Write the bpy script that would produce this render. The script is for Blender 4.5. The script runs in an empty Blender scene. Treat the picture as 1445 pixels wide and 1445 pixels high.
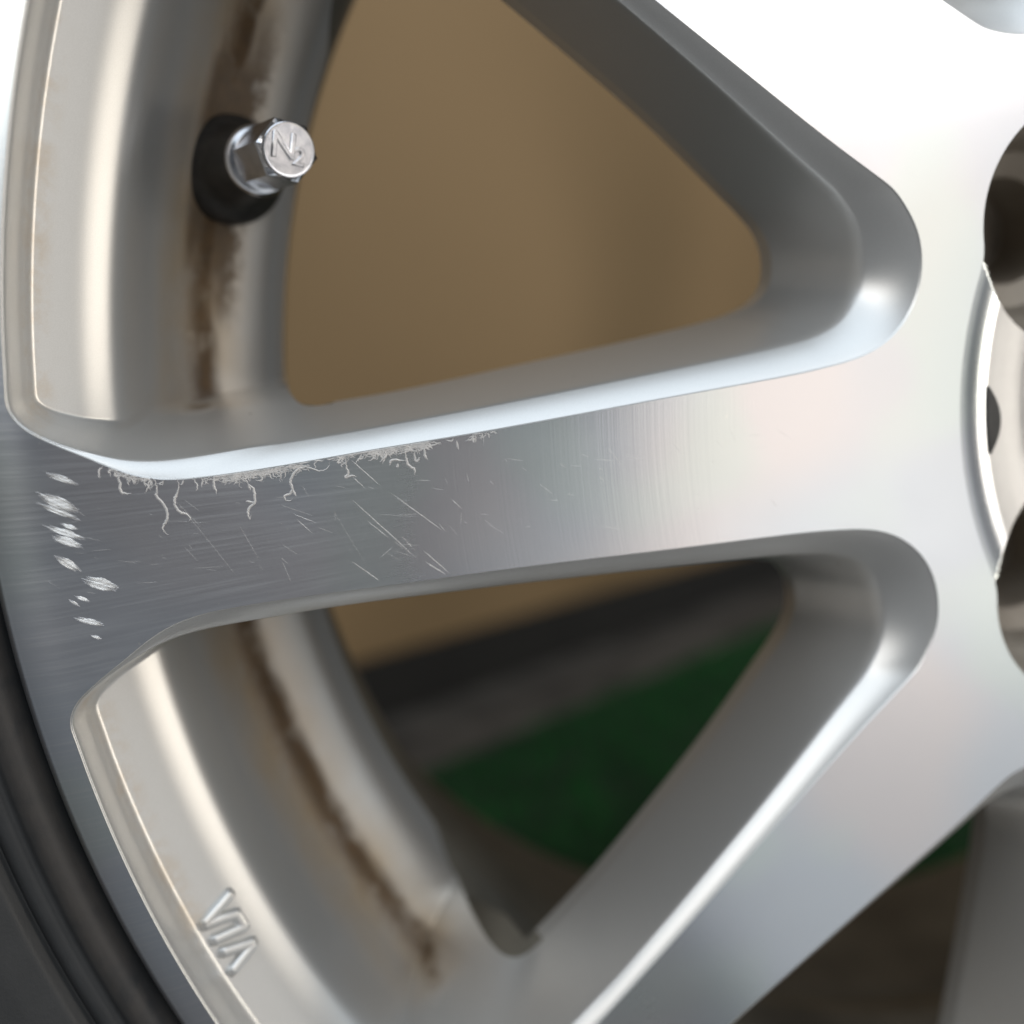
import bpy, math, random
import numpy as np
from mathutils import Vector, Matrix
from mathutils.geometry import delaunay_2d_cdt

random.seed(7); rng = np.random.default_rng(7)
scene = bpy.context.scene
C = scene.collection
MM = 0.001
HUBZ = 0.318                       # wheel centre above the ground
# ---------------------------------------------------------------- camera
# camera pose recovered from the photograph (wheel coordinates in mm: X right, Y down, Z away)
CAM = np.array([-197.957, -2.816, -186.128]); FPX = 1607.5
ROT = np.array([[0.9781937857, 0.0061056094, 0.2076045257],
                [-0.0396901490, 0.9866418161, 0.1579956287],
                [-0.2038666467, -0.1627901968, 0.9653692258]])
PHI = 0.1592                     # direction of the main spoke, below 'left'
def w2b(v): return Vector((v[0], v[2], -v[1]))          # wheel mm axes -> Blender axes
cam = bpy.data.cameras.new('camera'); cam_o = bpy.data.objects.new('camera', cam); C.objects.link(cam_o)
rx, up, bk = w2b(ROT[:, 0]), -w2b(ROT[:, 1]), -w2b(ROT[:, 2])
m = Matrix((rx, up, bk)).transposed().to_4x4()
m.translation = w2b(CAM) * MM + Vector((0, 0, HUBZ)); cam_o.matrix_world = m
cam.sensor_width = 36; cam.lens = 36 * FPX / 1445; cam.clip_start = 0.01; cam.clip_end = 50
cam.dof.use_dof = True; cam.dof.focus_distance = 0.185; cam.dof.aperture_fstop = 6.3
scene.camera = cam_o
scene.render.resolution_x = scene.render.resolution_y = 1024
# ---------------------------------------------------------------- light
world = bpy.data.worlds.new('World'); scene.world = world; world.use_nodes = True
bgn = world.node_tree.nodes['Background']
bgn.inputs[0].default_value = (0.86, 0.93, 1.0, 1); bgn.inputs[1].default_value = 0.11
def area(name, loc, target, sx, sy, watts, col):
    l = bpy.data.lights.new(name, 'AREA'); l.shape = 'RECTANGLE'; l.size = sx; l.size_y = sy; l.energy = watts; l.color = col
    o = bpy.data.objects.new(name, l); C.objects.link(o); o.location = loc
    o.rotation_euler = (Vector(target) - Vector(loc)).to_track_quat('-Z', 'Y').to_euler()
    return o
area('sky_light', (-0.6, -0.75, 2.0), (-0.3, -0.1, 0.3), 3.4, 2.2, 43, (0.78, 0.89, 1.0))
area('doorway_light', (0.78, -1.46, 1.22), (-0.1, 0, 0.36), 0.95, 1.0, 9.5, (1.0, 0.97, 0.94))
area('low_fill_light', (0.40, -0.89, 0.27), (-0.1, 0, 0.33), 0.46, 0.46, .74, (1.0, 0.92, 0.83))  # added low lamp, brightens reflections on the hub and lower spoke
area('side_light', (2.1, -0.43, 0.55), (-0.2, 0, 0.32), 0.5, 1.4, 18, (1.0, 0.91, 0.79))
area('left_light', (-1.5, -1.1, 1.15), (-0.2, 0, 0.35), 0.7, 0.8, 7, (1.0, 0.97, 0.93))
scene.view_settings.view_transform = 'Standard'; scene.view_settings.look = 'None'
scene.view_settings.exposure = 0; scene.view_settings.gamma = 1
scene.view_settings.use_curve_mapping = False
scene.render.engine = 'CYCLES'
scene.cycles.max_bounces = 6; scene.cycles.diffuse_bounces = 2; scene.cycles.glossy_bounces = 4

# ---------------------------------------------------------------- materials
class NT:
    def __init__(s, name):
        s.m = bpy.data.materials.new(name); s.m.use_nodes = True; s.t = s.m.node_tree; s.t.nodes.clear()
        s.out = s.n('ShaderNodeOutputMaterial'); s.p = s.n('ShaderNodeBsdfPrincipled'); s.l(s.p, s.out.inputs[0])
        s.tc = s.n('ShaderNodeTexCoord')
    def n(s, typ, **kw):
        n = s.t.nodes.new(typ)
        for k, v in kw.items(): setattr(n, k, v)
        return n
    def l(s, a, b):
        s.t.links.new(a if isinstance(a, bpy.types.NodeSocket) else a.outputs[0], b)
    def i(s, n, idx, v):
        if isinstance(v, (bpy.types.NodeSocket, bpy.types.Node)): s.l(v, n.inputs[idx])
        elif v is not None: n.inputs[idx].default_value = v
    def math(s, op, a, b=None, c=None, clamp=False):
        n = s.n('ShaderNodeMath', operation=op, use_clamp=clamp)
        for k, v in enumerate((a, b, c)): s.i(n, k, v)
        return n.outputs[0]
    def noise(s, vec, scale, detail=3, rough=.5, dim='3D'):
        n = s.n('ShaderNodeTexNoise', noise_dimensions=dim)
        if dim == '1D': s.i(n, 'W', vec)
        else: s.i(n, 'Vector', vec)
        s.i(n, 'Scale', scale); s.i(n, 'Detail', detail); s.i(n, 'Roughness', rough); return n.outputs[0]
    def ramp(s, v, a, b, lo=0., hi=1.):
        n = s.n('ShaderNodeMapRange', interpolation_type='SMOOTHSTEP'); s.i(n, 0, v); s.i(n, 1, a); s.i(n, 2, b); s.i(n, 3, lo); s.i(n, 4, hi); return n.outputs[0]
    def mix(s, f, a, b):
        n = s.n('ShaderNodeMix', data_type='RGBA'); s.i(n, 0, f)
        for k, v in ((6, a), (7, b)):
            if isinstance(v, tuple): n.inputs[k].default_value = (*v, 1)
            else: s.l(v, n.inputs[k])
        return n.outputs[2]
    def set(s, **kw):
        for k, v in kw.items():
            k = k.replace('_', ' ')
            if isinstance(v, tuple): v = (*v, 1)
            s.i(s.p, k, v)
    def bump(s, h, strength, dist, prev=None):
        n = s.n('ShaderNodeBump'); s.i(n, 'Strength', strength); s.i(n, 'Distance', dist); s.i(n, 'Height', h)
        if prev is not None: s.l(prev, n.inputs['Normal'])
        return n.outputs[0]
    def polar(s):
        sp = s.n('ShaderNodeSeparateXYZ'); s.l(s.tc.outputs['Object'], sp.inputs[0])
        x, y, z = sp.outputs
        r = s.math('SQRT', s.math('ADD', s.math('MULTIPLY', x, x), s.math('MULTIPLY', z, z)))
        a = s.math('ARCTAN2', z, x)
        return x, y, z, r, a

def mat_machined():
    s = NT('machined_aluminium'); x, y, z, r, a = s.polar()
    # turning marks run round the axle: tangent = axis x position
    cr = s.n('ShaderNodeVectorMath', operation='CROSS_PRODUCT'); s.l(s.tc.outputs['Object'], cr.inputs[0]); cr.inputs[1].default_value = (0, 1, 0)
    vt = s.n('ShaderNodeVectorTransform', vector_type='VECTOR', convert_from='OBJECT', convert_to='WORLD'); s.l(cr, vt.inputs[0])
    nm = s.n('ShaderNodeVectorMath', operation='NORMALIZE'); s.l(vt, nm.inputs[0])
    s.l(nm, s.p.inputs['Tangent'])
    cb = s.n('ShaderNodeCombineXYZ'); s.l(s.math('MULTIPLY', r, 3600.), cb.inputs[0]); s.l(s.math('MULTIPLY', a, .8), cb.inputs[1])
    ring = s.noise(cb, 1.0, 0)
    cb2 = s.n('ShaderNodeCombineXYZ'); s.l(s.math('MULTIPLY', r, 45.), cb2.inputs[0]); s.l(s.math('MULTIPLY', a, 420.), cb2.inputs[1])
    streak = s.noise(cb2, 1.0, 4, .6)
    blot = s.noise(s.tc.outputs['Object'], 38., 2, .55)
    hue = s.noise(s.tc.outputs['Object'], 22., 1, .4)
    edge = s.ramp(r, .165, .195)
    hue2 = s.noise(s.tc.outputs['Object'], 31., 1, .4)
    c = s.mix(s.ramp(hue, .38, .62), (.66, .70, .755), (.76, .728, .738)); c = s.mix(s.math('MULTIPLY', s.ramp(hue2, .5, .66), .5), c, (.70, .78, .74))  # pastel tints in the colour stand in for iridescent sheen
    c = s.mix(s.math('MULTIPLY', s.ramp(streak, .45, .75), s.math('MULTIPLY', edge, .35)), c, (.86, .86, .86))
    sp = s.ramp(s.noise(s.tc.outputs['Object'], 900., 1, .3), .76, .82)
    c = s.mix(s.math('MULTIPLY', sp, .5), c, (.9, .88, .84))
    rgh = s.math('ADD', s.math('MULTIPLY', blot, .10), s.math('MULTIPLY', s.math('MULTIPLY', streak, edge), .16))
    s.set(Base_Color=c, Metallic=1.0, Roughness=s.math('ADD', rgh, .20), Anisotropic=.55)
    h = s.math('ADD', s.math('MULTIPLY', ring, s.ramp(r, .20, .15)), s.math('MULTIPLY', s.math('MULTIPLY', streak, edge), 2.))
    s.l(s.bump(h, .28, .000014), s.p.inputs['Normal'])
    return s.m

def mat_silver():
    s = NT('silver_paint'); x, y, z, r, a = s.polar(); obj = s.tc.outputs['Object']
    fl = s.noise(obj, 5200., 1, .4); sm = s.noise(obj, 60., 2, .6)
    mp = s.n('ShaderNodeCombineXYZ'); s.l(s.math('MULTIPLY', r, 110.), mp.inputs[0]); s.l(s.math('MULTIPLY', a, 11.), mp.inputs[1]); s.l(s.math('MULTIPLY', y, 140.), mp.inputs[2])
    d1 = s.noise(mp, 1.0, 3, .6)
    fine = s.noise(obj, 380., 3, .65)
    # brake dust baked into the groove in front of the well
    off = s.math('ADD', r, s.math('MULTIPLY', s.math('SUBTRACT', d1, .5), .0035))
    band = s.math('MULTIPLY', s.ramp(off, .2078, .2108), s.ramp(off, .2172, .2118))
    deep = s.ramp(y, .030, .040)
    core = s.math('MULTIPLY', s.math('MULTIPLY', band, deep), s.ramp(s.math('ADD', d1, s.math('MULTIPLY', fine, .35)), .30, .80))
    # tan film in corners
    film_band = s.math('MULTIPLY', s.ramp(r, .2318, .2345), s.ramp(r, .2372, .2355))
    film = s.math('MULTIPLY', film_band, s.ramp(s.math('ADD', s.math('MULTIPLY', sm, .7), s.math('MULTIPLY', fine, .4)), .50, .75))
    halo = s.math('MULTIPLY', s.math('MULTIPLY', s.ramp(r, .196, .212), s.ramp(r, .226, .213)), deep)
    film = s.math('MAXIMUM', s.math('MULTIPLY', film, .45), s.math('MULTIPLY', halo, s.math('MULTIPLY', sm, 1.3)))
    # soot round the valve hole
    vx = s.math('SUBTRACT', x, VALVE0[0] * MM); vz = s.math('SUBTRACT', z, -VALVE0[1] * MM)
    vd = s.math('SQRT', s.math('ADD', s.math('MULTIPLY', vx, vx), s.math('MULTIPLY', s.math('MULTIPLY', vz, vz), .30)))
    soot = s.math('MULTIPLY', s.ramp(s.math('ADD', vd, s.math('MULTIPLY', s.math('SUBTRACT', d1, .5), .012)), .020, .010), s.ramp(y, .042, .048))
    soot = s.math('MULTIPLY', soot, s.ramp(s.math('ADD', r, s.math('MULTIPLY', s.math('SUBTRACT', fine, .5), .008)), .2035, .2075))
    core = s.math('MAXIMUM', core, s.math('MULTIPLY', soot, .9))
    # a few dark specks
    vo = s.n('ShaderNodeTexVoronoi'); s.l(obj, vo.inputs['Vector']); vo.inputs['Scale'].default_value = 115.
    sk = s.math('MULTIPLY', s.ramp(vo.outputs['Distance'], .055, .03), s.ramp(s.noise(obj, 30., 2), .56, .64))
    c = s.mix(fl, (.575, .570, .555), (.665, .660, .645))
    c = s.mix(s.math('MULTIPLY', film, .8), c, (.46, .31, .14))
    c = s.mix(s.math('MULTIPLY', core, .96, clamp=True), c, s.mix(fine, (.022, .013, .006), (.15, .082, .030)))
    c = s.mix(s.math('MULTIPLY', sk, .8), c, (.08, .05, .03))
    met = s.math('SUBTRACT', .74, s.math('ADD', s.math('MULTIPLY', core, .9), s.math('MULTIPLY', film, .35)), clamp=True)
    rg = s.math('ADD', s.math('ADD', .355, s.math('MULTIPLY', fl, .06)), s.math('MULTIPLY', core, .45), clamp=True)
    s.set(Base_Color=c, Metallic=met, Roughness=rg, Coat_Weight=s.math('SUBTRACT', .10, core, clamp=True), Coat_Roughness=.26)
    b = s.bump(fl, .25, .00003); b = s.bump(fine, s.math('MULTIPLY', core, .8), .0003, b)
    s.l(b, s.p.inputs['Normal'])
    return s.m

def mat_simple(name, c1, c2, scale, rough, metallic=0., bump=0., bdist=.001, detail=5, stretch=None, rvar=.1):
    s = NT(name); v = s.tc.outputs['Object']
    if stretch:
        mp = s.n('ShaderNodeMapping'); s.l(v, mp.inputs[0]); mp.inputs['Scale'].default_value = stretch; v = mp.outputs[0]
    n = s.noise(v, scale, detail, .6)
    s.set(Base_Color=s.mix(s.ramp(n, .3, .7), c1, c2), Metallic=metallic, Roughness=s.math('ADD', rough - rvar / 2, s.math('MULTIPLY', n, rvar)))
    if bump: s.l(s.bump(n, bump, bdist), s.p.inputs['Normal'])
    return s.m

def mat_tyre():
    s = NT('tyre_rubber'); x, y, z, r, a = s.polar(); obj = s.tc.outputs['Object']
    n = s.noise(obj, 120., 5, .6); f = s.noise(obj, 1500., 3, .6)
    dust = s.math('MULTIPLY', s.math('MULTIPLY', s.ramp(r, .2445, .2465), s.ramp(r, .2515, .2490)), s.ramp(n, .25, .6))
    c = s.mix(n, (.020, .021, .022), (.036, .037, .038))
    c = s.mix(s.math('MULTIPLY', dust, .18), c, (.13, .10, .075))
    s.set(Base_Color=c, Roughness=s.math('ADD', .45, s.math('MULTIPLY', n, .2)), Specular_IOR_Level=.35)
    s.l(s.bump(f, .25, .0002), s.p.inputs['Normal']); return s.m

# ---------------------------------------------------------------- wheel geometry (mm; u,v = wheel plane, d = depth)
def back(px, depth=0.):
    """photo pixel -> wheel-plane point (X right, Y down) at a depth (number or array) behind the face"""
    q = np.atleast_2d(np.array(px, float)); r = np.c_[(q - 722.5) / FPX, np.ones(len(q))] @ ROT.T
    t = (np.asarray(depth) - CAM[2]) / r[:, 2]
    return np.c_[CAM[0] + r[:, 0] * t, CAM[1] + r[:, 1] * t]
R_ARC, R_FL = 238.0, 242.4
def f_face(r): return np.where(r > 233, ((r - 233) / 9.4) ** 2 * 2.3, 0.) if np.ndim(r) else (((r - 233) / 9.4) ** 2 * 2.3 if r > 233 else 0.)
_b = np.array([(239, 7.1), (236.5, 8.5), (235, 9.4), (233.5, 10.25), (231, 11.7), (229, 12.85), (227.5, 14.0), (226, 15.35), (224.5, 16.8), (223.3, 18.2), (222.4, 20.8), (221.8, 24.5), (221, 29), (219.6, 34),
               (217.5, 39.6), (215.2, 45), (213, 48.6), (211, 50.6), (208.5, 52), (205.5, 53.4), (202.5, 55), (199.8, 57), (197.8, 59.6), (196.4, 63), (195.5, 67)])
_rr = np.linspace(195, 239, 1761); _bb = np.interp(_rr, _b[::-1, 0], _b[::-1, 1])
_k = np.exp(-.5 * (np.arange(-100, 101) / 34.) ** 2); _k /= _k.sum()
_sm = np.convolve(np.pad(_bb, 100, mode='reflect', reflect_type='odd'), _k, 'valid')
_bb = _sm
def b_barrel(r): return np.interp(r, _rr, _bb) + f_face(238.)
def f_lip(r): return float(b_barrel(r))
def prof(q, dc, qc, full=27., k=1.6):
    """depth of the opening's side: a chamfer down to dc at q = qc, a rounded arris, then the steep drafted wall"""
    x_ = q / qc; A = dc * (.62 * x_ + .38 * x_ * x_) + .14 * np.clip(q / .02, 0, 1); B = dc + (full - dc) / (1 - qc) * (q - qc)
    h = np.clip(.5 + .5 * (B - A) / k, 0, 1)
    return A * (1 - h) + B * h + k * h * (1 - h) * np.clip(q / .2, 0, 1)
def arc(r, a0, a1, n): t = np.linspace(a0, a1, n); return np.c_[r * np.cos(t), r * np.sin(t)]
A36 = math.radians(36)
def alt(al, off):      # along / off the neighbouring spoke -> main-spoke frame
    al, off = np.asarray(al, float), np.asarray(off, float)
    return np.c_[al * math.cos(A36) + off * math.sin(A36), al * math.sin(A36) - off * math.cos(A36)]
out_segs = [
    np.array([(207, 10.85), (200, 10.9), (192, 11.1), (182, 11.45), (166, 11.8), (150, 12.4), (131.5, 13.2), (108.5, 14.1), (98, 15.0)]),
    np.array([(98, 15.0), (93.2, 16.1), (88.9, 18.2), (85.6, 21.2), (83.4, 24.7), (82.3, 28.4), (82, 32.2), (82.5, 36), (84.1, 39.8), (86.7, 43.9)]),
    np.r_[[(86.7, 43.9)], alt([112, 131, 150, 166, 180, 192, 200, 207], [14.8, 13.4, 12.0, 10.8, 10.0, 9.5, 9.3, 9.25])],
    alt([207, 213.5, 218, 222.3, 226.5, 231, 234.3, 236.0, 236.5], [9.25, 9.6, 10.6, 12.7, 15.2, 18.1, 21., 24, 27]),
    None,
    np.array([(236.3, 28.5), (236.6, 25.6), (234.8, 22.3), (231, 19.4), (226.6, 16.7), (222.6, 14.2), (218.6, 12.3), (213.6, 11.15), (207, 10.85)])]
_e = out_segs[3][-1]; out_segs[4] = arc(238., math.atan2(_e[1], _e[0]), math.atan2(28.5, 236.3), 40)
hole_segs = [
    np.array([(187, 17.7), (172, 18.3), (150, 20.1), (131, 21.7), (116, 23.2), (107.5, 24.4)]),
    np.array([(107.5, 24.4), (102.3, 26.2), (99.2, 29), (98.1, 32.6), (98.4, 37), (100.2, 41), (103.2, 44.8)]),
    np.array([(103.2, 44.8), (120.9, 63.9), (143, 84.8), (150, 90.7), (156.5, 95.9)]),
    np.array([(156.5, 95.9), (161, 99.1), (165.5, 100.7), (169.7, 100.1), (172.8, 97), (174.2, 92.5), (175.2, 86.75)]),
    None,
    np.array([(194.2, 22.6), (193.5, 19.7), (191.2, 18.0), (187, 17.7)])]
hole_segs[4] = arc(195.5, math.atan2(86.75, 175.2), math.atan2(22.6, 194.2), 40)
def resample(pts, n):
    d = np.r_[0, np.cumsum(np.hypot(*np.diff(pts, axis=0).T))]; t = np.linspace(0, d[-1], n + 1)[:-1]
    return np.c_[np.interp(t, d, pts[:, 0]), np.interp(t, d, pts[:, 1])]
def cat_dense(segs, ns):
    P = np.concatenate([resample(s, n) for s, n in zip(segs, ns)])
    return P
def smooth_closed(P, it):
    for _ in range(it): P = P * .5 + (np.roll(P, 1, 0) + np.roll(P, -1, 0)) * .25
    return P
def catmull(pts, k=8):
    pts = np.asarray(pts); p = np.r_[[2 * pts[0] - pts[1]], pts, [2 * pts[-1] - pts[-2]]]; o = []
    for i in range(1, len(p) - 2):
        for t in np.linspace(0, 1, k, endpoint=False):
            a, b, c, d = p[i - 1], p[i], p[i + 1], p[i + 2]
            o.append(.5 * (2 * b + (c - a) * t + (2 * a - 5 * b + 4 * c - d) * t ** 2 + (3 * b - a - 3 * c + d) * t ** 3))
    o.append(pts[-1]); return np.array(o)

def build_window(ns, nt, it):
    O = smooth_closed(cat_dense([catmull(s) for s in out_segs], ns), it)
    H = smooth_closed(cat_dense([catmull(s) for s in hole_segs], ns), it)
    a0, a1 = sum(ns[:4]), sum(ns[:5])
    O[a0 + 6:a1 - 6] *= (238. / np.hypot(*O[a0 + 6:a1 - 6].T))[:, None]
    n = len(O)
    t = (np.arange(nt + 1) / nt) ** 1.7
    P = O[None] * (1 - t[:, None, None]) + H[None] * t[:, None, None]     # (nt+1, n, 2)
    sa, sb = O, np.roll(O, -1, 0)
    Q = P.reshape(-1, 2); s = np.empty(len(Q)); ab = sb - sa; L = (ab ** 2).sum(1)
    for c in range(0, len(Q), 4000):
        q = Q[c:c + 4000][:, None]; tt = np.clip(((q - sa) * ab).sum(2) / L, 0, 1)
        s[c:c + 4000] = np.sqrt((((q - sa) - tt[..., None] * ab) ** 2).sum(2)).min(1)
    r = np.hypot(*Q.T)
    # reach of the side wall along every ray: the full way to the opening beside a spoke, short under the flange
    sh = s.reshape(nt + 1, n)[-1].copy(); sh = np.clip(sh, 4.6, 16.)
    i = np.arange(n); sh[a0:a1] = 4.6
    c0, c1 = sum(ns[:3]), a0
    tt = np.linspace(0, 1, c1 - c0); wq = np.clip((tt - .35) / .6, 0, 1); wq = wq * wq * (3 - 2 * wq); sh[c0:c1] = np.minimum(sh[c0:c1], 9.) * (1 - wq) + 4.6 * wq
    tt = np.linspace(1, 0, n - a1); wq = np.clip((tt - .35) / .6, 0, 1); wq = wq * wq * (3 - 2 * wq); sh[a1:] = np.minimum(sh[a1:], 9.) * (1 - wq) + 4.6 * wq
    sh = smooth_closed(sh[:, None], it * 12)[:, 0]
    sref = np.broadcast_to(sh[None], (nt + 1, n)).reshape(-1)
    wc = np.zeros(n); wc[a0:a1] = 1
    tt = np.linspace(0, 1, c1 - c0); wc[c0:c1] = np.clip((tt - .1) / .6, 0, 1); wc[a1:] = np.clip((np.linspace(1, 0, n - a1) - .1) / .6, 0, 1)
    wc = smooth_closed((wc * wc * (3 - 2 * wc))[:, None], it)[:, 0]
    wc = np.broadcast_to(wc[None], (nt + 1, n)).reshape(-1); tq = np.repeat(t, n)
    dc = (3.4 * (sref / 6.6) ** .8) * (1 - wc) + .45 * wc; qc = .52 * (1 - wc) + .10 * wc
    Wd = f_face(r) + prof(tq * (1 - wc) + wc * s / sref, dc, qc); Bd = b_barrel(np.clip(r, 195.3, 239))
    Bd = np.where(r < 195.3, 200., Bd)
    k = np.clip(.75 * np.minimum(Wd, Bd), 1e-4, 6.5)
    h = np.clip(.5 + .5 * (Wd - Bd) / k, 0, 1)
    D = Wd * (1 - h) + Bd * h - k * h * (1 - h)
    D = np.minimum(D, 70)
    D[:n] = f_face(np.hypot(*O.T))
    rimw = (Bd < Wd).reshape(nt + 1, n)
    P3 = np.c_[Q, D].reshape(nt + 1, n, 3)
    # turned-in edge behind the opening gives the casting its thickness
    e1 = P3[-1].copy(); rh = np.hypot(*H.T); e1[:, 2] += 5; e1[:, 2] = np.where(rh > 190, np.maximum(e1[:, 2], 27 + 36 * np.clip((rh - 186) / 8, 0, 1)), e1[:, 2]); e1[:, :2] += (O - H) * (.22 * np.clip((rh - 186) / 8, 0, 1))[:, None]
    e2 = P3[-1].copy(); e2[:, :2] = O * .55 + H * .45; e2[:, 2] += 9
    RET = np.stack([P3[-1], e1, e2])
    return O, P3, rimw, RET

WHI = build_window((170, 90, 170, 90, 150, 90), 100, 14)
WLO = build_window((40, 24, 40, 24, 40, 24), 34, 3)

def grid_normals(P):
    du = np.roll(P, -1, 1) - np.roll(P, 1, 1); dt = np.gradient(P, axis=0)
    n = np.cross(du, dt); l = np.linalg.norm(n, axis=2, keepdims=True); n = n / np.maximum(l, 1e-9)
    return n
def to_wheel(P, k, mirror):
    """main-spoke frame (u, v up, d) -> wheel axes in Blender metres; spoke k at PHI + k*72 deg"""
    u, v, d = P[..., 0], P[..., 1] * (-1 if mirror else 1), P[..., 2]
    a = PHI + k * math.radians(72); ca, sa = math.cos(a), math.sin(a)
    X = -ca * u - sa * v; Z = -(sa * u - ca * v)
    return np.stack([X, d, Z], -1)
class Part:
    def __init__(s): s.v, s.f, s.n, s.c = [], [], [], 0
    def add(s, v, f, n):
        if len(f) == 0: return
        idx = np.unique(f); mp = np.full(len(v), -1); mp[idx] = np.arange(len(idx)) + s.c
        s.v.append(v[idx]); s.n.append(n[idx]); s.f += mp[f].tolist(); s.c += len(idx)
def mesh_obj(name, v, f, mat, parent=None, normals=None, smooth=True, loc=(0, 0, 0)):
    me = bpy.data.meshes.new(name); me.from_pydata([tuple(q) for q in v], [], f)
    if smooth: me.polygons.foreach_set('use_smooth', [True] * len(me.polygons))
    me.update()
    if normals is not None: me.normals_split_custom_set_from_vertices([tuple(q) for q in normals])
    me.materials.append(mat); o = bpy.data.objects.new(name, me); C.objects.link(o); o.parent = parent; o.location = loc
    return o
def tag(o, label=None, cat=None, group=None, kind=None):
    if label: o['label'] = label
    if cat: o['category'] = cat
    if group: o['group'] = group
    if kind: o['kind'] = kind
    return o

VALVE0 = back([(329, 239)], 51.)[0]
M_MACH, M_SIL = mat_machined(), mat_silver()
M_TYRE = mat_tyre()
M_RUB = mat_simple('valve_rubber', (.012, .012, .012), (.030, .028, .026), 300., .5, bump=.15, bdist=.0003)
M_CHROME = mat_simple('plated_metal', (.50, .50, .525), (.62, .61, .62), 500., .20, 1.0, rvar=.12)
M_FIBRE = mat_simple('oxide_thread', (.46, .45, .44), (.66, .63, .60), 800., .6)
M_GOUGE = mat_simple('raw_scraped_metal', (.62, .60, .58), (.90, .89, .87), 900., .42, .75, bump=.4, bdist=.0002, stretch=(.3, 1, 3))
M_DARK = mat_simple('dark_notch_shade', (.03, .028, .026), (.06, .055, .05), 200., .6)
M_POCKET = mat_simple('brown_grey_pocket_metal', (.24, .205, .165), (.33, .29, .24), 60., .5, .3)  # brown-grey, darker than the silver paint
M_REAR = mat_simple('brown_grey_rear_metal', (.13, .12, .10), (.22, .205, .17), 25., .6, .4)  # darker and browner than the front of the barrel
M_CAP = mat_simple('centre_cap_silver', (.30, .305, .315), (.35, .355, .365), 90., .4, .9)

wheel = bpy.data.objects.new('alloy_wheel', None); C.objects.link(wheel); wheel.location = (0, 0.06, 0)
tag(wheel, 'scratched silver alloy wheel with bright machined spokes and black tyre standing on green turf', 'wheel')
WOFF = (0, -0.06, HUBZ)           # parts carry wheel-centred coordinates
rim_p, hub_p, ret_p = Part(), Part(), Part(); spoke_p = [Part() for _ in range(10)]
window_ends = []; outlines = []                      # 2D outlines in wheel axes (X, Z) for the face sheet
def spoke_index(ang_rel, k, mirror): return (2 * k) % 10 if ang_rel < A36 / 2 else (2 * k + (1 if mirror else -1)) % 10
for k in range(5):
    for mirror in (False, True):
        hi = (k == 0) or (k == 1 and not mirror) or (k == 4 and mirror)
        O, P3, rimw, RET = WHI if hi else WLO
        nt1, n = P3.shape[:2]
        V = to_wheel(P3, k, mirror) * MM; N = grid_normals(V)
        ref = np.array([0, -1., 0])
        if (N[nt1 // 3] @ ref).mean() < 0: N = -N
        a = np.arange(n); b = (a + 1) % n
        quads = []; cls = []
        ang = np.arctan2(P3[..., 1], P3[..., 0]); rad = np.hypot(P3[..., 0], P3[..., 1])
        for j in range(nt1 - 1):
            q = np.c_[j * n + a, j * n + b, (j + 1) * n + b, (j + 1) * n + a]
            if mirror: q = q[:, ::-1]
            quads.append(q)
            c = np.where(rimw[j] & (rad[j] > 150), 100, np.where(rad[0] < 96, 101, np.where(ang[j] < A36 / 2, 0, 1)))
            cls.append(c)
        quads = np.concatenate(quads); cls = np.concatenate(cls)
        Vf, Nf = V.reshape(-1, 3), N.reshape(-1, 3)
        # outward orientation check
        e = Vf[quads[:, 1]] - Vf[quads[:, 0]]; g = Vf[quads[:, 3]] - Vf[quads[:, 0]]
        if (np.cross(e, g) * Nf[quads[:, 0]]).sum(1).mean() < 0: quads = quads[:, ::-1]
        rim_p.add(Vf, quads[cls == 100], Nf); we = Part(); we.add(Vf, quads[cls == 101], Nf); window_ends.append(we)
        spoke_p[(2 * k) % 10].add(Vf, quads[cls == 0], Nf)
        spoke_p[(2 * k + (1 if mirror else -1)) % 10].add(Vf, quads[cls == 1], Nf)
        RV = to_wheel(RET, k, mirror) * MM; RN = grid_normals(RV)
        tg = np.roll(RV[0], -1, 0) - np.roll(RV[0], 1, 0); inn = np.cross(tg, [0, 1., 0]); inn /= np.linalg.norm(inn, axis=1, keepdims=True)
        if (inn * (RV[0].mean(0) - RV[0])).sum(1).mean() < 0: inn = -inn
        RN[0] = RN[1] = inn; RN[2] = [0, 1, 0]
        rq = np.concatenate([np.c_[j * n + a, j * n + b, (j + 1) * n + b, (j + 1) * n + a] for j in range(2)]); rc = np.r_[cls[-n:], cls[-n:]]
        RVf, RNf = RV.reshape(-1, 3), RN.reshape(-1, 3)
        gn = np.cross(RVf[rq[:, 1]] - RVf[rq[:, 0]], RVf[rq[:, 3]] - RVf[rq[:, 0]]); fl_ = (gn * RNf[rq[:, 2]]).sum(1) < 0; rq[fl_] = rq[fl_][:, ::-1]
        far_ = np.r_[np.hypot(RET[0, :, 0], RET[0, :, 1]) > 187] ; far_ = np.r_[far_, far_]; ret_p.add(RVf, rq[far_], RNf); rc = np.where(far_, 77, rc)
        for code, pt in ((100, rim_p), (101, we), (0, spoke_p[(2 * k) % 10]), (1, spoke_p[(2 * k + (1 if mirror else -1)) % 10])): pt.add(RVf, rq[rc == code], RNf)
        Ow = to_wheel(np.c_[O, np.zeros(len(O))], k, mirror)[:, [0, 2]]
        outlines.append(Ow)

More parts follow.
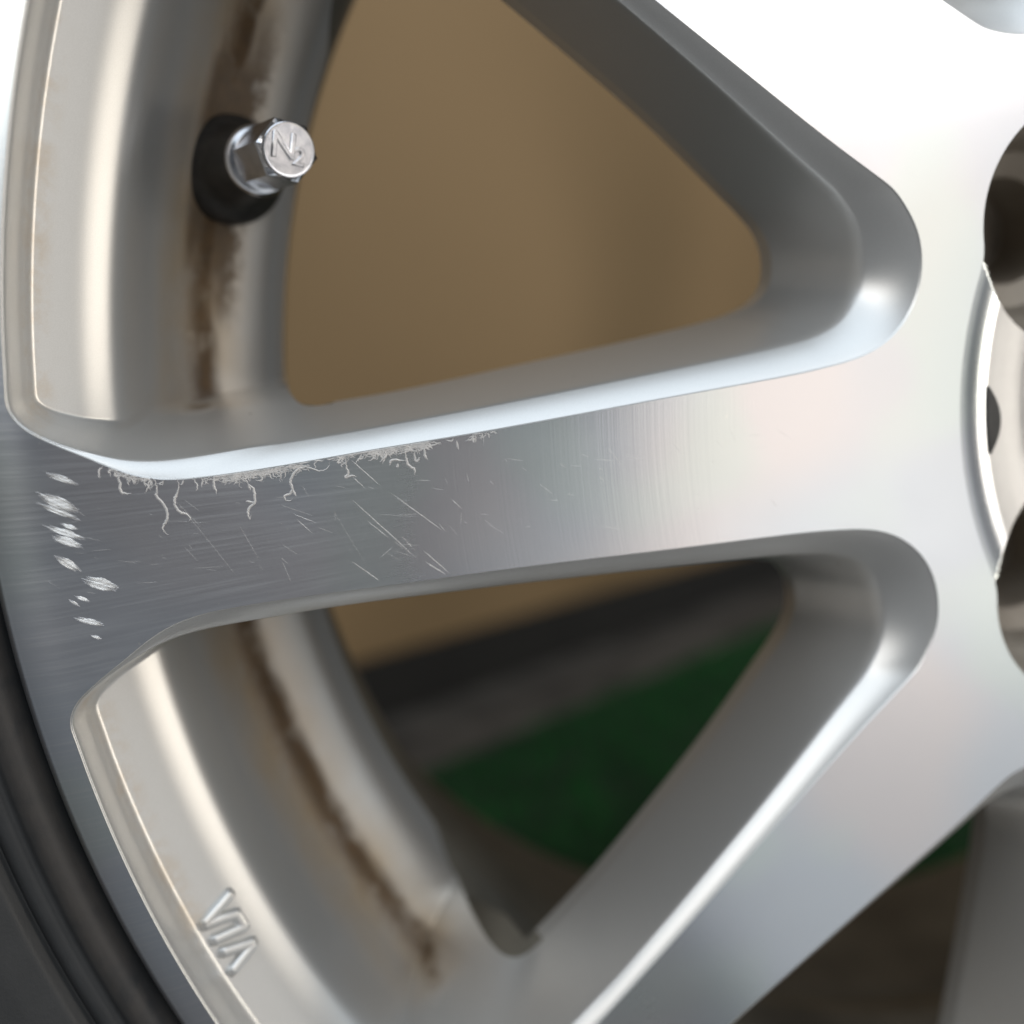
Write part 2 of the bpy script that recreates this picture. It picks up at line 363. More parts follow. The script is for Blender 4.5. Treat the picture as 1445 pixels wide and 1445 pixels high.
# ---- hub opening outline: recess circle joined with the five bolt pockets
LUG_A = [math.pi - PHI + math.radians(36 + 72 * k) for k in range(5)]     # angle in (X right, Y down)
LC, LR, RH = 58.7, 22.4, 76.0
def hub_radius(a):
    best = np.full(np.shape(a), RH)
    for la in LUG_A:
        d = np.cos(a - la) * LC; q = LR ** 2 - (LC * np.sin(a - la)) ** 2
        rr = np.where((q > 0) & (d > 0), d + np.sqrt(np.maximum(q, 0)), 0); best = np.maximum(best, rr)
    return best
nth = 1500; th = np.arange(nth) / nth * 2 * math.pi
hubR = hub_radius(th); hubR = np.maximum(hubR, smooth_closed(hubR[:, None], 60)[:, 0])
hub_outline = np.c_[hubR * np.cos(th), -hubR * np.sin(th)]

# ---- machined face sheet
pts, edges = [], []
def add_loop(L):
    s = len(pts); pts.extend(L.tolist()); n = len(L); edges.extend([(s + i, s + (i + 1) % n) for i in range(n)])
for L in outlines: add_loop(L)
add_loop(hub_outline[::3])
def circ(r, n): t = np.arange(n) / n * 2 * math.pi; return np.c_[r * np.cos(t), r * np.sin(t)]
add_loop(circ(R_FL, 1000))
def inside(Q, poly):
    x, y = Q[:, 0], Q[:, 1]; r = np.zeros(len(Q), bool); a = poly; b = np.roll(poly, -1, 0)
    for i in range(len(a)):
        if a[i, 1] == b[i, 1]: continue
        cnd = ((a[i, 1] > y) != (b[i, 1] > y)) & (x < (b[i, 0] - a[i, 0]) * (y - a[i, 1]) / (b[i, 1] - a[i, 1]) + a[i, 0]); r ^= cnd
    return r
coarse = [o[::2] for o in outlines]
gx, gy = np.meshgrid(np.arange(-244, 245, 5.), np.arange(-244, 245, 5.)); gx[1::2] += 2.5
extra = np.concatenate([np.c_[gx.ravel(), gy.ravel()]] + [circ(r, 400) for r in (94., 226., 231.)] + [circ(r, 1000) for r in (233.4, 235, 236.4, 237.4, 238.7, 239.5, 240.3, 241.1, 241.8)])
er = np.hypot(*extra.T)
keep = (er < 242.2) & (er > 70) & ~((np.arange(len(extra)) < gx.size) & ((er > 230) | (np.abs(er - 94) < 2) | (np.abs(er - 226) < 2)))
extra = extra[keep]
allL = np.concatenate(outlines + [hub_outline])
near = np.ones(len(extra), bool)
for c in range(0, len(extra), 2000):
    q = extra[c:c + 2000]; near[c:c + 2000] = ((q[:, None] - allL[None]) ** 2).sum(2).min(1) < .55 ** 2
ins = np.zeros(len(extra), bool)
for o in coarse: ins |= inside(extra, o)
ins |= inside(extra, hub_outline)
extra = extra[~near & ~ins]
pts.extend(extra.tolist())
res = delaunay_2d_cdt([Vector(p) for p in pts], edges, [], 0, 1e-6)
FV = np.array([tuple(v) for v in res[0]]); FT = np.array([f for f in res[2] if len(f) == 3])
cen = FV[FT].mean(1); bad = inside(cen, hub_outline) | (np.hypot(*cen.T) > R_FL)
for o in outlines: bad |= inside(cen, o)
FT = FT[~bad]; cen = cen[~bad]
fr = np.hypot(*FV.T)
V3 = np.c_[FV[:, 0], f_face(fr), FV[:, 1]] * MM
sl = np.where(fr > 233, 2 * (fr - 233) / 9.4 ** 2 * 2.3, 0)
N3 = np.c_[sl * FV[:, 0] / fr, -np.ones(len(FV)), sl * FV[:, 1] / fr]; N3 /= np.linalg.norm(N3, axis=1, keepdims=True)
fn = np.cross(V3[FT[:, 1]] - V3[FT[:, 0]], V3[FT[:, 2]] - V3[FT[:, 0]]); flip = fn[:, 1] > 0; FT[flip] = FT[flip][:, ::-1]
cr_ = np.hypot(*cen.T); ca_ = np.arctan2(-cen[:, 1], cen[:, 0])          # (X right, Y down) angle
si = np.round((ca_ - (math.pi - PHI) ) / -A36).astype(int)               # placeholder, fixed below
def angle_index(ca):   # spoke 0 points along (-cos PHI, +sin PHI) in X right / Y down; index grows as PHI grows
    base = math.atan2(math.sin(PHI), -math.cos(PHI)); return np.round((base - ca) / A36).astype(int) % 10
si = angle_index(ca_)
face_hub, face_flange = Part(), Part(); face_spoke = [Part() for _ in range(10)]
face_hub.add(V3, FT[cr_ < 94], N3); face_flange.add(V3, FT[cr_ > 226], N3)
mid = (cr_ >= 94) & (cr_ <= 226)
for i in range(10): face_spoke[i].add(V3, FT[mid & (si == i)], N3)

def emit(name, part, mat, parent, loc=(0, 0, 0)):
    return mesh_obj(name, np.concatenate(part.v), part.f, mat, parent, np.concatenate(part.n), loc=loc)
rim = emit('rim', rim_p, M_SIL, wheel, WOFF)
emit('machined_flange', face_flange, M_MACH, rim); emit('well_edge', ret_p, M_REAR, rim)
spokes = []
for i in range(10):
    s_ = emit('spoke', spoke_p[i], M_SIL, wheel, WOFF); emit('machined_face', face_spoke[i], M_MACH, s_); spokes.append(s_)
tag(spokes[0], 'spoke with white gouges and thread-like corrosion along its edge')

# ---- hub: rounded shoulder, recess and bolt pockets as one turned casting
TT = np.linspace(0, 1, 200) ** .8; TT = 1 - TT
gr = hubR[None] * TT[:, None]; ga = np.broadcast_to(th[None], gr.shape)
cx_, cy_ = gr * np.cos(ga), gr * np.sin(ga)
lug = np.full(gr.shape, 99.)
for la in LUG_A: lug = np.minimum(lug, np.hypot(cx_ - LC * math.cos(la), cy_ - LC * math.sin(la)))
base = np.interp(gr, [0, 20, 40, 50, 54, 57, 60, 62, 65, 68, 70.9, 72, 74, 76], [10, 11, 13, 12, 10, 7.5, 5.4, 4.4, 3.2, 2.1, 1.1, .65, .18, 0])
base = np.where(gr > 70.9, .038 * (76.3 - np.minimum(gr, 76.3)) ** 2, base)
pk = np.interp(lug, [0, 9, 10.5, 15.5, 17, 19.6, 21.0, 21.9, 22.4, 22.5], [40, 40, 27, 25, 19.5, 16, 10, 3.5, .2, -1])
pk = np.where(lug < 22.5, pk + np.clip(base, 0, 4) * .0, -9)
HD = np.maximum(base, pk); HD[0] = 0
HV = np.stack([cx_, HD, -cy_], -1) * MM; HN = grid_normals(HV)
if (HN[1:20, :, 1]).mean() > 0: HN = -HN
a = np.arange(nth); b = (a + 1) % nth
hq = np.concatenate([np.c_[j * nth + a, j * nth + b, (j + 1) * nth + b, (j + 1) * nth + a] for j in range(len(TT) - 1)])
e = HV.reshape(-1, 3)
nrm = np.cross(e[hq[:, 1]] - e[hq[:, 0]], e[hq[:, 3]] - e[hq[:, 0]])
if nrm[:, 1].mean() > 0: hq = hq[:, ::-1]
pocket_cls = (lug < LR).reshape(-1)[hq[:, 0]] & (pk >= base).reshape(-1)[hq[:, 0]] & (HD > .6).reshape(-1)[hq[:, 0]]
cap_cls = ~pocket_cls & (gr < 69.4).reshape(-1)[hq[:, 0]]
shoulder_cls = ~pocket_cls & ~cap_cls; cap_p = Part(); cap_p.add(e, hq[cap_cls], HN.reshape(-1, 3))
hub = emit('hub', face_hub, M_MACH, wheel, WOFF)
for we in window_ends: emit('window_end', we, M_SIL, hub)
qa = np.arctan2(-e[hq[:, 0], 2], e[hq[:, 0], 0])
for k, la in enumerate(LUG_A):
    dd = np.abs((qa - la + math.pi) % (2 * math.pi) - math.pi)
    d2 = np.abs((qa - la - A36 + math.pi) % (2 * math.pi) - math.pi); ps_ = Part(); ps_.add(e, hq[shoulder_cls & (d2 < A36)], HN.reshape(-1, 3)); emit('recess_shoulder', ps_, M_MACH, hub)
    pp = Part(); pp.add(e, hq[pocket_cls & (dd < math.radians(36))], HN.reshape(-1, 3)); emit('bolt_pocket', pp, M_POCKET, hub)

# ---- centre cap filling the recess between the bolt pockets
def revolve(profile, n, a0=0., a1=2 * math.pi, radius_fn=None):
    P = np.array(profile, float); closed = abs(a1 - a0 - 2 * math.pi) < 1e-6
    t = np.linspace(a0, a1, n, endpoint=not closed)
    X = P[:, 0][:, None] * np.cos(t); Y = P[:, 0][:, None] * np.sin(t)
    V = np.stack([X, np.broadcast_to(P[:, 1][:, None], X.shape), -Y], -1)
    i = np.arange(n if closed else n - 1); j = (i + 1) % n
    F = np.concatenate([np.c_[k * n + i, k * n + j, (k + 1) * n + j, (k + 1) * n + i] for k in range(len(P) - 1)])
    return V.reshape(-1, 3) * MM, F.tolist()
def fine(profile, step=.8, sm=2):
    P = np.array(profile, float); d = np.r_[0, np.cumsum(np.hypot(*np.diff(P, axis=0).T))]; t = np.linspace(0, d[-1], max(3, int(d[-1] / step)))
    Q = np.c_[np.interp(t, d, P[:, 0]), np.interp(t, d, P[:, 1])]
    for _ in range(sm): Q[1:-1] = Q[1:-1] * .5 + (Q[:-2] + Q[2:]) * .25
    return Q
cap = emit('centre_cap', cap_p, M_CAP, wheel, WOFF)
# small pry notch in the cap's edge: a solid piece, shade put into its colour
nc = back([(1396, 590)], 4.)[0]; na = math.atan2(nc[1], nc[0])
nv = []; nn = 15
for layer in (1.3, 9.):
    for q in range(nn):
        t = -1 + 2 * q / (nn - 1); aa = na + t * 6.3 / 69.2; nv.append((69.5 * math.cos(aa), layer, -69.5 * math.sin(aa)))
    for q in range(nn):
        t = 1 - 2 * q / (nn - 1); aa = na + t * 6.3 / 69.2; rr = 69.3 - 2.5 * (1 - t * t); nv.append((rr * math.cos(aa), layer, -rr * math.sin(aa)))
nf = [list(range(2 * nn)), list(range(4 * nn - 1, 2 * nn - 1, -1))] + [[q, q + 2 * nn, (q + 1) % (2 * nn) + 2 * nn, (q + 1) % (2 * nn)] for q in range(2 * nn)]
mesh_obj('pry_notch', np.array(nv) * MM, nf, M_DARK, cap, smooth=False)

# ---- well and rear half of the barrel
pr = fine([(217, 57), (206, 59.5), (199, 64), (195.6, 70), (195, 96), (198, 105), (204.5, 115), (206.2, 119), (205.6, 124), (206.2, 132), (207.4, 160), (208.8, 184), (210, 192), (212.5, 197), (217, 199.5), (223, 200), (224, 196)], 1.6, 2)
v, f = revolve(pr, 360); mesh_obj('rear_barrel', v, [q[::-1] for q in f], M_REAR, rim)
# rolled outer edge of the flange
pr = fine([(242.4, 2.3), (243.2, 2.65), (243.9, 3.6), (244.1, 5.2), (243.6, 7.5), (240, 10)], .35, 1)
v, f = revolve(pr, 900); mesh_obj('flange_edge', v, f, M_MACH, rim)
# ---- tyre
pr = fine([(241.8, 9), (243.4, 7.2), (244.6, 6.6), (245.6, 5.4), (246.4, 3.4), (247.4, 2.3), (249, 1.9), (250.6, 2.4), (251.3, 3.3), (251.9, 3.3), (252.6, 2.5), (254.2, 2.2), (255.2, 2.9), (255.7, 3.8),
           (256.2, 2.6), (257.2, .6), (262, -1.6), (275, -6), (290, -7), (303, -2), (312, 7), (317, 18), (318, 30), (318, 170), (316, 184), (306, 200), (285, 208), (260, 206), (240, 201), (223, 200)], .45, 1)
v, f = revolve(pr, 540); tyre = mesh_obj('tyre', v, f, M_TYRE, wheel, loc=WOFF)

# ---- moulded mark on the rim: strokes laid on the barrel slope
def on_barrel(px, it=12):
    d = 12.
    for _ in range(it):
        q = back([px], d)[0]; d = .5 * d + .5 * float(b_barrel(min(238, max(196, np.hypot(*q)))))
    return np.array([q[0], d, -q[1]])
def barrel_normal(P):
    r = math.hypot(P[0], P[2]); s = (float(b_barrel(r + .4)) - float(b_barrel(r - .4))) / .8
    n = np.array([s * P[0] / r, -1, s * P[2] / r]); return n / np.linalg.norm(n)
def ridge(path, w, h, wt=.55, seg=14):
    """raised rounded bar following a list of 3D points on the barrel (mm)"""
    path = np.array(path); d = np.r_[0, np.cumsum(np.linalg.norm(np.diff(path, axis=0), axis=1))]
    t = np.linspace(0, d[-1], seg * len(path)); P = np.stack([np.interp(t, d, path[:, c]) for c in range(3)], 1)
    for _ in range(3): P[1:-1] = P[1:-1] * .5 + (P[:-2] + P[2:]) * .25
    for i in range(len(P)):
        r = math.hypot(P[i, 0], P[i, 2]); P[i, 1] = float(b_barrel(r))
    T = np.gradient(P, axis=0); T /= np.linalg.norm(T, axis=1, keepdims=True)
    Nn = np.array([barrel_normal(q) for q in P]); S = np.cross(T, Nn); S /= np.linalg.norm(S, axis=1, keepdims=True)
    sec = [(-.62, -.12), (-.5, .25), (-.42, .72), (-.30, .95), (0, 1.0), (.30, .95), (.42, .72), (.5, .25), (.62, -.12)]
    V, F = [], []
    def row(q, s_, n_, k1, k2, off, tt):
        for a_, b_ in sec: V.append(q + s_ * a_ * w * k1 + n_ * (b_ * h * k2 - .05) + tt * off)
    row(P[0], S[0], Nn[0], .45, -.1, -.55 * w, T[0]); row(P[0], S[0], Nn[0], .8, .6, -.38 * w, T[0])
    for i in range(len(P)): row(P[i], S[i], Nn[i], 1, 1, 0, 0 * T[0])
    row(P[-1], S[-1], Nn[-1], .8, .6, .38 * w, T[-1]); row(P[-1], S[-1], Nn[-1], .45, -.1, .55 * w, T[-1])
    m_ = len(sec); nr = len(V) // m_
    for i in range(nr - 1):
        for k in range(m_ - 1): F.append([i * m_ + k, i * m_ + k + 1, (i + 1) * m_ + k + 1, (i + 1) * m_ + k])
    return V, F
def zv(q): return (240 + q[0] / 8.028, 1220 + q[1] / 8.028)
letters = {'letter_v': [[(385, 660), (665, 335)], [(390, 680), (600, 600), (745, 560)]],
           'letter_i': [[(745, 560), (830, 690)], [(830, 700), (500, 850)]],
           'letter_a': [[(925, 880), (600, 985)], [(930, 900), (700, 1195)]]}
for nm_, strokes in letters.items():
    V, F = [], []
    for st in strokes:
        v_, f_ = ridge([on_barrel(zv(q)) for q in st], 2.15, 1.1); k0 = len(V); V += v_; F += [[i + k0 for i in q] for q in f_]
    mesh_obj(nm_, np.array(V) * MM, F, M_SIL, rim)

# ---- valve stem
P0 = np.array([VALVE0[0], 51., -VALVE0[1]]); q1 = back([(408, 211)], 21.)[0]; P1 = np.array([q1[0], 21., -q1[1]])
ax = P1 - P0; LEN = np.linalg.norm(ax); ax /= LEN
e1 = np.cross(ax, [0, 0, 1.]); e1 /= np.linalg.norm(e1); e2 = np.cross(e1, ax)      # e1 ~ image right/left, e2 ~ up
if e1[0] < 0: e1 = -e1
if e2[2] < 0: e2 = -e2
def lathe(profile, n, sides=None, rot=0.):
    V, F = [], []; n = sides or n
    for (r, h) in profile:
        for k in range(n):
            a = rot + 2 * math.pi * k / n; V.append(P0 + ax * h + (e1 * math.cos(a) + e2 * math.sin(a)) * r)
    for i in range(len(profile) - 1):
        for k in range(n): F.append([i * n + k, i * n + (k + 1) % n, (i + 1) * n + (k + 1) % n, (i + 1) * n + k])
    F.append(list(range((len(profile) - 1) * n, len(profile) * n)))
    return np.array(V) * MM, F
pr = fine([(10.6, -8), (10.6, -1.0), (10.2, 1.2), (9.2, 2.6), (8.0, 4.0), (7.2, 6.0), (6.6, 9), (6.0, 12.5), (5.6, 15.5), (4.6, 16.2), (.2, 16.4)], .5, 2)
v, f = lathe(pr, 64); valve = mesh_obj('valve_stem', v, f, M_RUB, wheel, loc=WOFF)
pr = fine([(4.5, 15), (6.0, 15.1), (6.5, 15.5), (6.55, 16.4), (6.2, 17.2), (5.2, 17.7), (4.6, 18.5), (4.5, 20)], .2, 1)
v, f = lathe(pr, 64); mesh_obj('collar', v, f, M_CHROME, valve)
hx = [(4.9, 17.2), (5.45, 17.5), (5.75, 18.2), (5.75, LEN - 1.6), (5.6, LEN - 1.1)]
hv, hf = lathe(hx, 6, sides=6, rot=math.radians(112)); hf = hf[:-1]
# chamfered round top
tv = []; n6 = 48
for k in range(n6):
    a = 2 * math.pi * k / n6
    fr6 = math.cos(math.pi / 6) / math.cos(((a - math.radians(112)) % (math.pi / 3)) - math.pi / 6)
    tv.append((a, 5.6 * fr6))
V = [tuple(q) for q in hv]; k0 = len(V)
def ringpts(rf, h): return [tuple((P0 + ax * h + (e1 * math.cos(a) + e2 * math.sin(a)) * rf(a, r)) * MM) for a, r in tv]
V += ringpts(lambda a, r: r, LEN - 1.1); V += ringpts(lambda a, r: 4.75, LEN - .55); V += ringpts(lambda a, r: 4.7, LEN - .1); V += ringpts(lambda a, r: 4.5, LEN); V += ringpts(lambda a, r: 4.2, LEN - .02)
F = list(hf)
for i in range(4):
    for k in range(n6): F.append([k0 + i * n6 + k, k0 + i * n6 + (k + 1) % n6, k0 + (i + 1) * n6 + (k + 1) % n6, k0 + (i + 1) * n6 + k])
F.append([k0 + 4 * n6 + k for k in range(n6)])
mesh_obj('valve_cap', np.array(V), F, M_CHROME, valve, smooth=False)
def emboss(name, body, size, ox, oy, rot):
    cu = bpy.data.curves.new(name, 'FONT'); cu.body = body; cu.size = size * MM; cu.extrude = .25 * MM; cu.bevel_depth = .16 * MM; cu.bevel_resolution = 2; cu.align_x = 'CENTER'; cu.align_y = 'CENTER'
    to = bpy.data.objects.new(name, cu); C.objects.link(to)
    me = bpy.data.meshes.new_from_object(to.evaluated_get(bpy.context.evaluated_depsgraph_get())); bpy.data.objects.remove(to)
    o = bpy.data.objects.new(name, me); C.objects.link(o); o.parent = valve; me.materials.clear(); me.materials.append(M_CHROME)
    c_, s_ = math.cos(rot), math.sin(rot); X = e1 * c_ + e2 * s_; Y = -e1 * s_ + e2 * c_
    M = Matrix((X, Y, ax)).transposed().to_4x4(); M.translation = Vector((P0 + ax * (LEN + .02) + e1 * ox + e2 * oy) * MM); me.transform(M)
    return o
emboss('cap_letter', 'N', 6.0, -1.05, .35, math.radians(-4)); emboss('cap_numeral', '2', 4.2, 1.75, -1.25, math.radians(-8))

# ---- wear on the main spoke: gouges, scratches and thread corrosion (all lie on the machined face)
def on_face(px, h=.0):
    q = back([px], 0.)[0]; r = math.hypot(*q); return np.array([q[0], float(f_face(r)) - h, -q[1]])
def ribbon(path, w, h, V, F, taper=True):
    P = np.array([on_face(q) for q in path]); n = len(P)
    T = np.gradient(P, axis=0); T /= np.maximum(np.linalg.norm(T, axis=1, keepdims=True), 1e-9); S = np.cross(T, [0, 1., 0])
    k0 = len(V)
    for i in range(n):
        ww = w * (min(1, 3.2 * min(i + .35, n - 1 - i + .35) / n) if taper else 1)
        V += [tuple(P[i] - S[i] * ww / 2 + [0, -.008, 0]), tuple(P[i] + [0, -h - .008, 0]), tuple(P[i] + S[i] * ww / 2 + [0, -.008, 0])]
    for i in range(n - 1):
        a = k0 + 3 * i; F += [[a, a + 1, a + 4, a + 3], [a + 1, a + 2, a + 5, a + 4]]
main = spokes[0]
hv_, hf_ = [], []
for i in range(90):     # faint handling hairlines
    x, y = rng.uniform(60, 1150), 0.; y = rng.uniform(680, 800) - (x - 400) * .13; an = rng.normal(.7, .5) if rng.random() < .6 else rng.normal(.05, .12); l = rng.exponential(16) + 5
    ribbon([(x + math.cos(an) * l * t, y + math.sin(an) * l * t + rng.normal(0, .15)) for t in np.linspace(0, 1, 6)], rng.uniform(.025, .06), .004, hv_, hf_)
tag(mesh_obj('hairlines', np.array(hv_) * MM, hf_, M_GOUGE, main, smooth=False), kind='stuff')
def zg(q): return (20 + q[0] / 5.16, 640 + q[1] / 5.16)
gouges = [((195, 125), (480, 235), 42), ((150, 280), (490, 430), 80), ((145, 350), (495, 492), 40), ((335, 508), (468, 556), 28), ((200, 515), (530, 632), 44), ((250, 590), (515, 690), 56),
          ((288, 738), (490, 862), 56), ((488, 905), (768, 990), 84), ((432, 1030), (555, 1082), 24), ((390, 1058), (482, 1116), 18), ((430, 1192), (662, 1252), 40), ((550, 1318), (642, 1354), 20)]
for (a, b, w) in gouges:
    V, F = [], []; a, b = np.array(a, float), np.array(b, float); d = (b - a); L = np.hypot(*d); d /= L; nrm_ = np.array([-d[1], d[0]])
    ns_ = max(3, int(w / 5))
    for i in range(ns_):
        t = (i + .5) / ns_ - .5; env = math.sqrt(max(.05, 1 - (2 * t) ** 2))
        l0 = L * (.5 - .5 * env * random.uniform(.6, 1.0)) * (1.2 if t < 0 else .7); l1 = L * (.5 + .5 * env * random.uniform(.75, 1.0))
        sh = nrm_ * t * w
        pth = [zg(a + d * (l0 + (l1 - l0) * k / 9) + sh + nrm_ * random.uniform(-.8, .8)) for k in range(10)]
        ribbon(pth, w / ns_ / 5.16 / 7.6 * random.uniform(.7, 1.9), random.uniform(.03, .09), V, F)
    mesh_obj('gouge', np.array(V) * MM, F, M_GOUGE, main, smooth=False)
def zs(q): return (400 + q[0] / 4.817, 600 + q[1] / 4.817)
scr = [((465, 240), (650, 405), .20), ((470, 510), (905, 905), .20), ((735, 465), (1080, 715), .17), ((570, 650), (720, 770), .12), ((950, 850), (1128, 1006), .2), ((965, 930), (1100, 1012), .3), ((470, 930), (650, 1056), .28),
       ((90, 640), (195, 735), .12), ((60, 600), (225, 665), .10), ((470, 350), (552, 428), .15), ((800, 750), (890, 850), .1), ((1140, 500), (1215, 570), .1), ((740, 830), (660, 900), .08)]
for a, b, w in scr:
    V, F = [], []; a, b = np.array(a), np.array(b)
    ribbon([zs(a + (b - a) * k / 11 + rng.normal(0, .9, 2)) for k in range(12)], w * .72, .012, V, F)
    mesh_obj('scratch', np.array(V) * MM, F, M_GOUGE, main, smooth=False)
def zw(q): return (130 + q[0] / 4.817, 600 + q[1] / 4.817)
big = [([(215, 325), (182, 355), (190, 400), (195, 450), (230, 465), (270, 465)], zw), ([(395, 345), (430, 390), (440, 450), (435, 480), (480, 530), (510, 590), (505, 640), (480, 690), (490, 720), (515, 748)], zw),
       ([(575, 355), (590, 420), (575, 470), (560, 500), (565, 550), (600, 590), (640, 605), (668, 635), (655, 655)], zw), ([(1030, 335), (1060, 400), (1095, 430), (1105, 490), (1105, 530), (1070, 560), (1060, 600), (1075, 640), (1085, 600)], zw),
       ([(1045, 520), (1105, 525)], zw), ([(1060, 400), (1075, 440)], zw), ([(835, 350), (830, 410), (848, 470)], zw),
       ([(315, 245), (300, 290), (240, 310), (160, 285), (100, 300), (60, 350), (45, 390), (60, 430), (40, 470), (8, 480), (15, 510), (45, 512), (62, 498)], zs), ([(60, 430), (85, 480)], zs),
       ([(425, 225), (430, 290), (440, 330), (420, 355), (470, 340), (500, 350)], zs), ([(690, 175), (695, 210), (655, 250)], zs), ([(820, 160), (835, 230), (850, 270), (890, 300), (890, 345)], zs), ([(725, 275), (735, 240), (830, 240)], zs),
       ([(770, 290), (780, 260)], zs), ([(960, 140), (960, 200), (980, 235)], zs), ([(1175, 105), (1190, 162)], zs), ([(1298, 85), (1290, 120)], zs), ([(885, 170), (900, 245), (930, 215)], zs)]
V, F = [], []
for pth, fn in big:
    P = catmull(np.array(pth, float), 5) + rng.normal(0, 2.0, (len(catmull(np.array(pth, float), 5)), 2)); ribbon([fn(q) for q in P], .40, .10, V, F)
def project(P):      # wheel points (X, depth, up) mm -> photo pixels
    q = np.c_[P[:, 0], -P[:, 2], P[:, 1]] - CAM; q = q @ ROT; return 722.5 + FPX * q[:, :2] / q[:, 2:]
_ow = to_wheel(np.c_[WHI[0], f_face(np.hypot(*WHI[0].T))], 0, False); edge_pts = project(_ow); edge_pts = edge_pts[(edge_pts[:, 0] > 100) & (edge_pts[:, 0] < 760) & (edge_pts[:, 1] > 560)]; edge_pts = edge_pts[np.argsort(edge_pts[:, 0])]

clumps = np.r_[rng.uniform(150, 250, 5), rng.uniform(280, 430, 11), rng.uniform(470, 600, 9), rng.uniform(610, 690, 2)]; clump_w = rng.uniform(3, 10, len(clumps))
for i in range(1050):
    x = 140 + 560 * (i + rng.random()) / 1050; y = np.interp(x, edge_pts[:, 0], edge_pts[:, 1])
    dens = np.interp(x, [140, 200, 260, 300, 420, 480, 540, 600, 640, 700], [.35, .3, .4, .9, .9, .45, .9, .8, .35, .15])
    dens *= .12 + 1.1 * np.exp(-((x - clumps) / clump_w) ** 2).sum()
    if rng.random() > dens: continue
    n = rng.integers(5, 14); q = np.array([x, y + .8]); pth = [q.copy()]; an = rng.uniform(.5, 2.6)
    for k in range(n):
        an += rng.normal(0, .75); an = np.clip(an, -.3, 3.4); q = q + np.array([math.cos(an), math.sin(an)]) * rng.uniform(1.0, 2.6); q[1] = max(q[1], np.interp(q[0], edge_pts[:, 0], edge_pts[:, 1]) + .8); pth.append(q.copy())
    ribbon(pth, rng.uniform(.08, .28), .05, V, F)
tag(mesh_obj('corrosion_threads', np.array(V) * MM, F, M_FIBRE, main, smooth=False), 'pale squiggly corrosion threads along the spoke edge', kind='stuff')

# ---------------------------------------------------------------- surroundings seen through the openings
def ray_floor(px, z=0.):
    d = ROT @ np.r_[(np.array(px, float) - 722.5) / FPX, 1.]; d = np.array([d[0], d[2], -d[1]]); c = np.array([CAM[0], CAM[2], -CAM[1] + HUBZ * 1000]); return (c + d * (z - c[2]) / d[2]) * MM
ta, tb = ray_floor((600, 1090)), ray_floor((1090, 925)); pa, pb = ray_floor((569, 1019)), ray_floor((1099, 827))
dirv = (pb - pa)[:2]; dirv /= np.linalg.norm(dirv); nv_ = np.array([-dirv[1], dirv[0]])      # points away from the wheel
if nv_[1] < 0: nv_ = -nv_
M_GROUND = mat_simple('turf_backing', (.002, .016, .004), (.004, .032, .008), 60., .9, bump=.5, bdist=.004)
M_BLADE = mat_simple('plastic_grass', (.003, .040, .006), (.012, .15, .022), 26., .95)
M_CONC = mat_simple('stained_concrete', (.028, .024, .020), (.085, .075, .064), 14., .85, bump=.4, bdist=.004)
M_BLACK = mat_simple('black_skirting_paint', (.004, .004, .004), (.009, .009, .008), 20., .8)
M_BOARD = mat_simple('tan_board', (.165, .110, .050), (.315, .212, .108), 2.1, .75, bump=.1, bdist=.002, detail=1)  # broad darker patches in the colour stand in for soft shadow
M_PAVE = mat_simple('worn_asphalt', (.11, .11, .113), (.16, .157, .153), 9., .8, bump=.3, bdist=.003)
ground = mesh_obj('ground', [(-3, -3, -.004), (3, -3, -.004), (3, 3, -.004), (-3, 3, -.004)], [[0, 1, 2, 3]], M_PAVE, smooth=False); tag(ground, 'grey asphalt ground under the turf', kind='structure')
M_SLAB = mat_simple('pale_bounce_slab', (.50, .49, .475), (.60, .585, .565), 9., .8, bump=.3, bdist=.003)
tag(mesh_obj('bounce_slab', [(.04, -3, 0), (3, -3, 0), (3, -.12, 0), (.04, -.12, 0)], [[0, 1, 2, 3]], M_SLAB, smooth=False), 'unseen pale slab added to brighten reflections in the wheel', kind='structure')  # out of view, added so the lower spoke reflects something bright
mat_o = mesh_obj('turf_mat', [(-1.6, .03, 0), (2.2, .03, 0), (2.2, 2.2, 0), (-1.6, 2.2, 0)], [[0, 1, 2, 3]], M_GROUND, smooth=False); tag(mat_o, 'green artificial turf sheet laid on the asphalt', kind='structure')
V, F = [], []
n_b = 26000
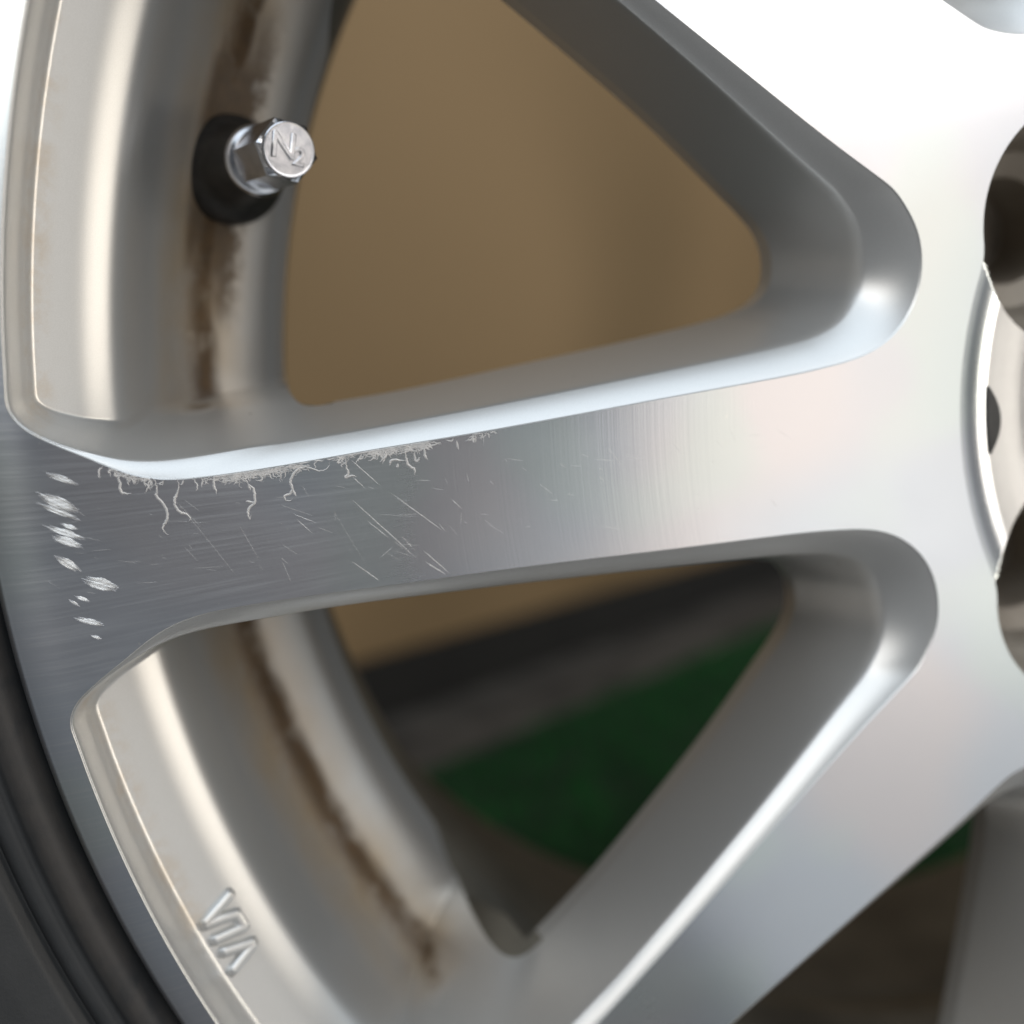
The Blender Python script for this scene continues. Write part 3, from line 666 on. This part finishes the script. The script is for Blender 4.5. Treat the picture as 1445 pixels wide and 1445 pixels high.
for i in range(n_b):
    x, y = rng.uniform(-.35, .75), rng.uniform(.28, 1.0)
    if (np.array([x, y]) - ta[:2]) @ nv_ > -.004: continue
    a = rng.uniform(0, 6.28); l = rng.uniform(.007, .012); b = rng.uniform(0, 6.28); ln = rng.uniform(.001, .007); w = .0011; k0 = len(V)
    V += [(x - w * math.cos(a), y - w * math.sin(a), .0), (x + w * math.cos(a), y + w * math.sin(a), .0), (x + ln * math.cos(b), y + ln * math.sin(b), l)]; F.append([k0, k0 + 1, k0 + 2])
tag(mesh_obj('turf_blades', V, F, M_BLADE, smooth=False), 'short green plastic turf blades behind the wheel', 'turf', kind='stuff')
def slab(name, o, n0, n1, d0, d1, z0, z1, mat, bev=.004):
    import bmesh
    bm = bmesh.new(); P = lambda n, d, z: (o[0] + nv_[0] * n + dirv[0] * d, o[1] + nv_[1] * n + dirv[1] * d, z)
    vs = [bm.verts.new(P(n, d, z)) for z in (z0, z1) for n, d in ((n0, d0), (n1, d0), (n1, d1), (n0, d1))]
    for q in ((0, 1, 2, 3), (4, 5, 6, 7), (0, 1, 5, 4), (1, 2, 6, 5), (2, 3, 7, 6), (3, 0, 4, 7)): bm.faces.new([vs[i] for i in q])
    bmesh.ops.recalc_face_normals(bm, faces=bm.faces); bmesh.ops.bevel(bm, geom=bm.edges[:], offset=bev, segments=2, affect='EDGES', profile=.5)
    me = bpy.data.meshes.new(name); bm.to_mesh(me); bm.free(); me.materials.append(mat); ob = bpy.data.objects.new(name, me); C.objects.link(ob); return ob
gap = float((pa[:2] - ta[:2]) @ nv_)
tag(slab('concrete_strip', ta, 0, gap + .06, -1.2, 2.2, -.06, .006, M_CONC), 'stained grey concrete strip between green turf and black skirting', 'kerb')
tag(slab('skirting_board', pa, 0, .035, -1.2, 2.2, .0065, .058, M_BLACK), 'black skirting board under the tan panel behind the wheel', 'skirting')
tag(slab('wall_panel', pa, .004, .04, -1.2, 2.2, .0585, 1.6, M_BOARD), 'plain tan wall panel standing above the black skirting', 'panel')
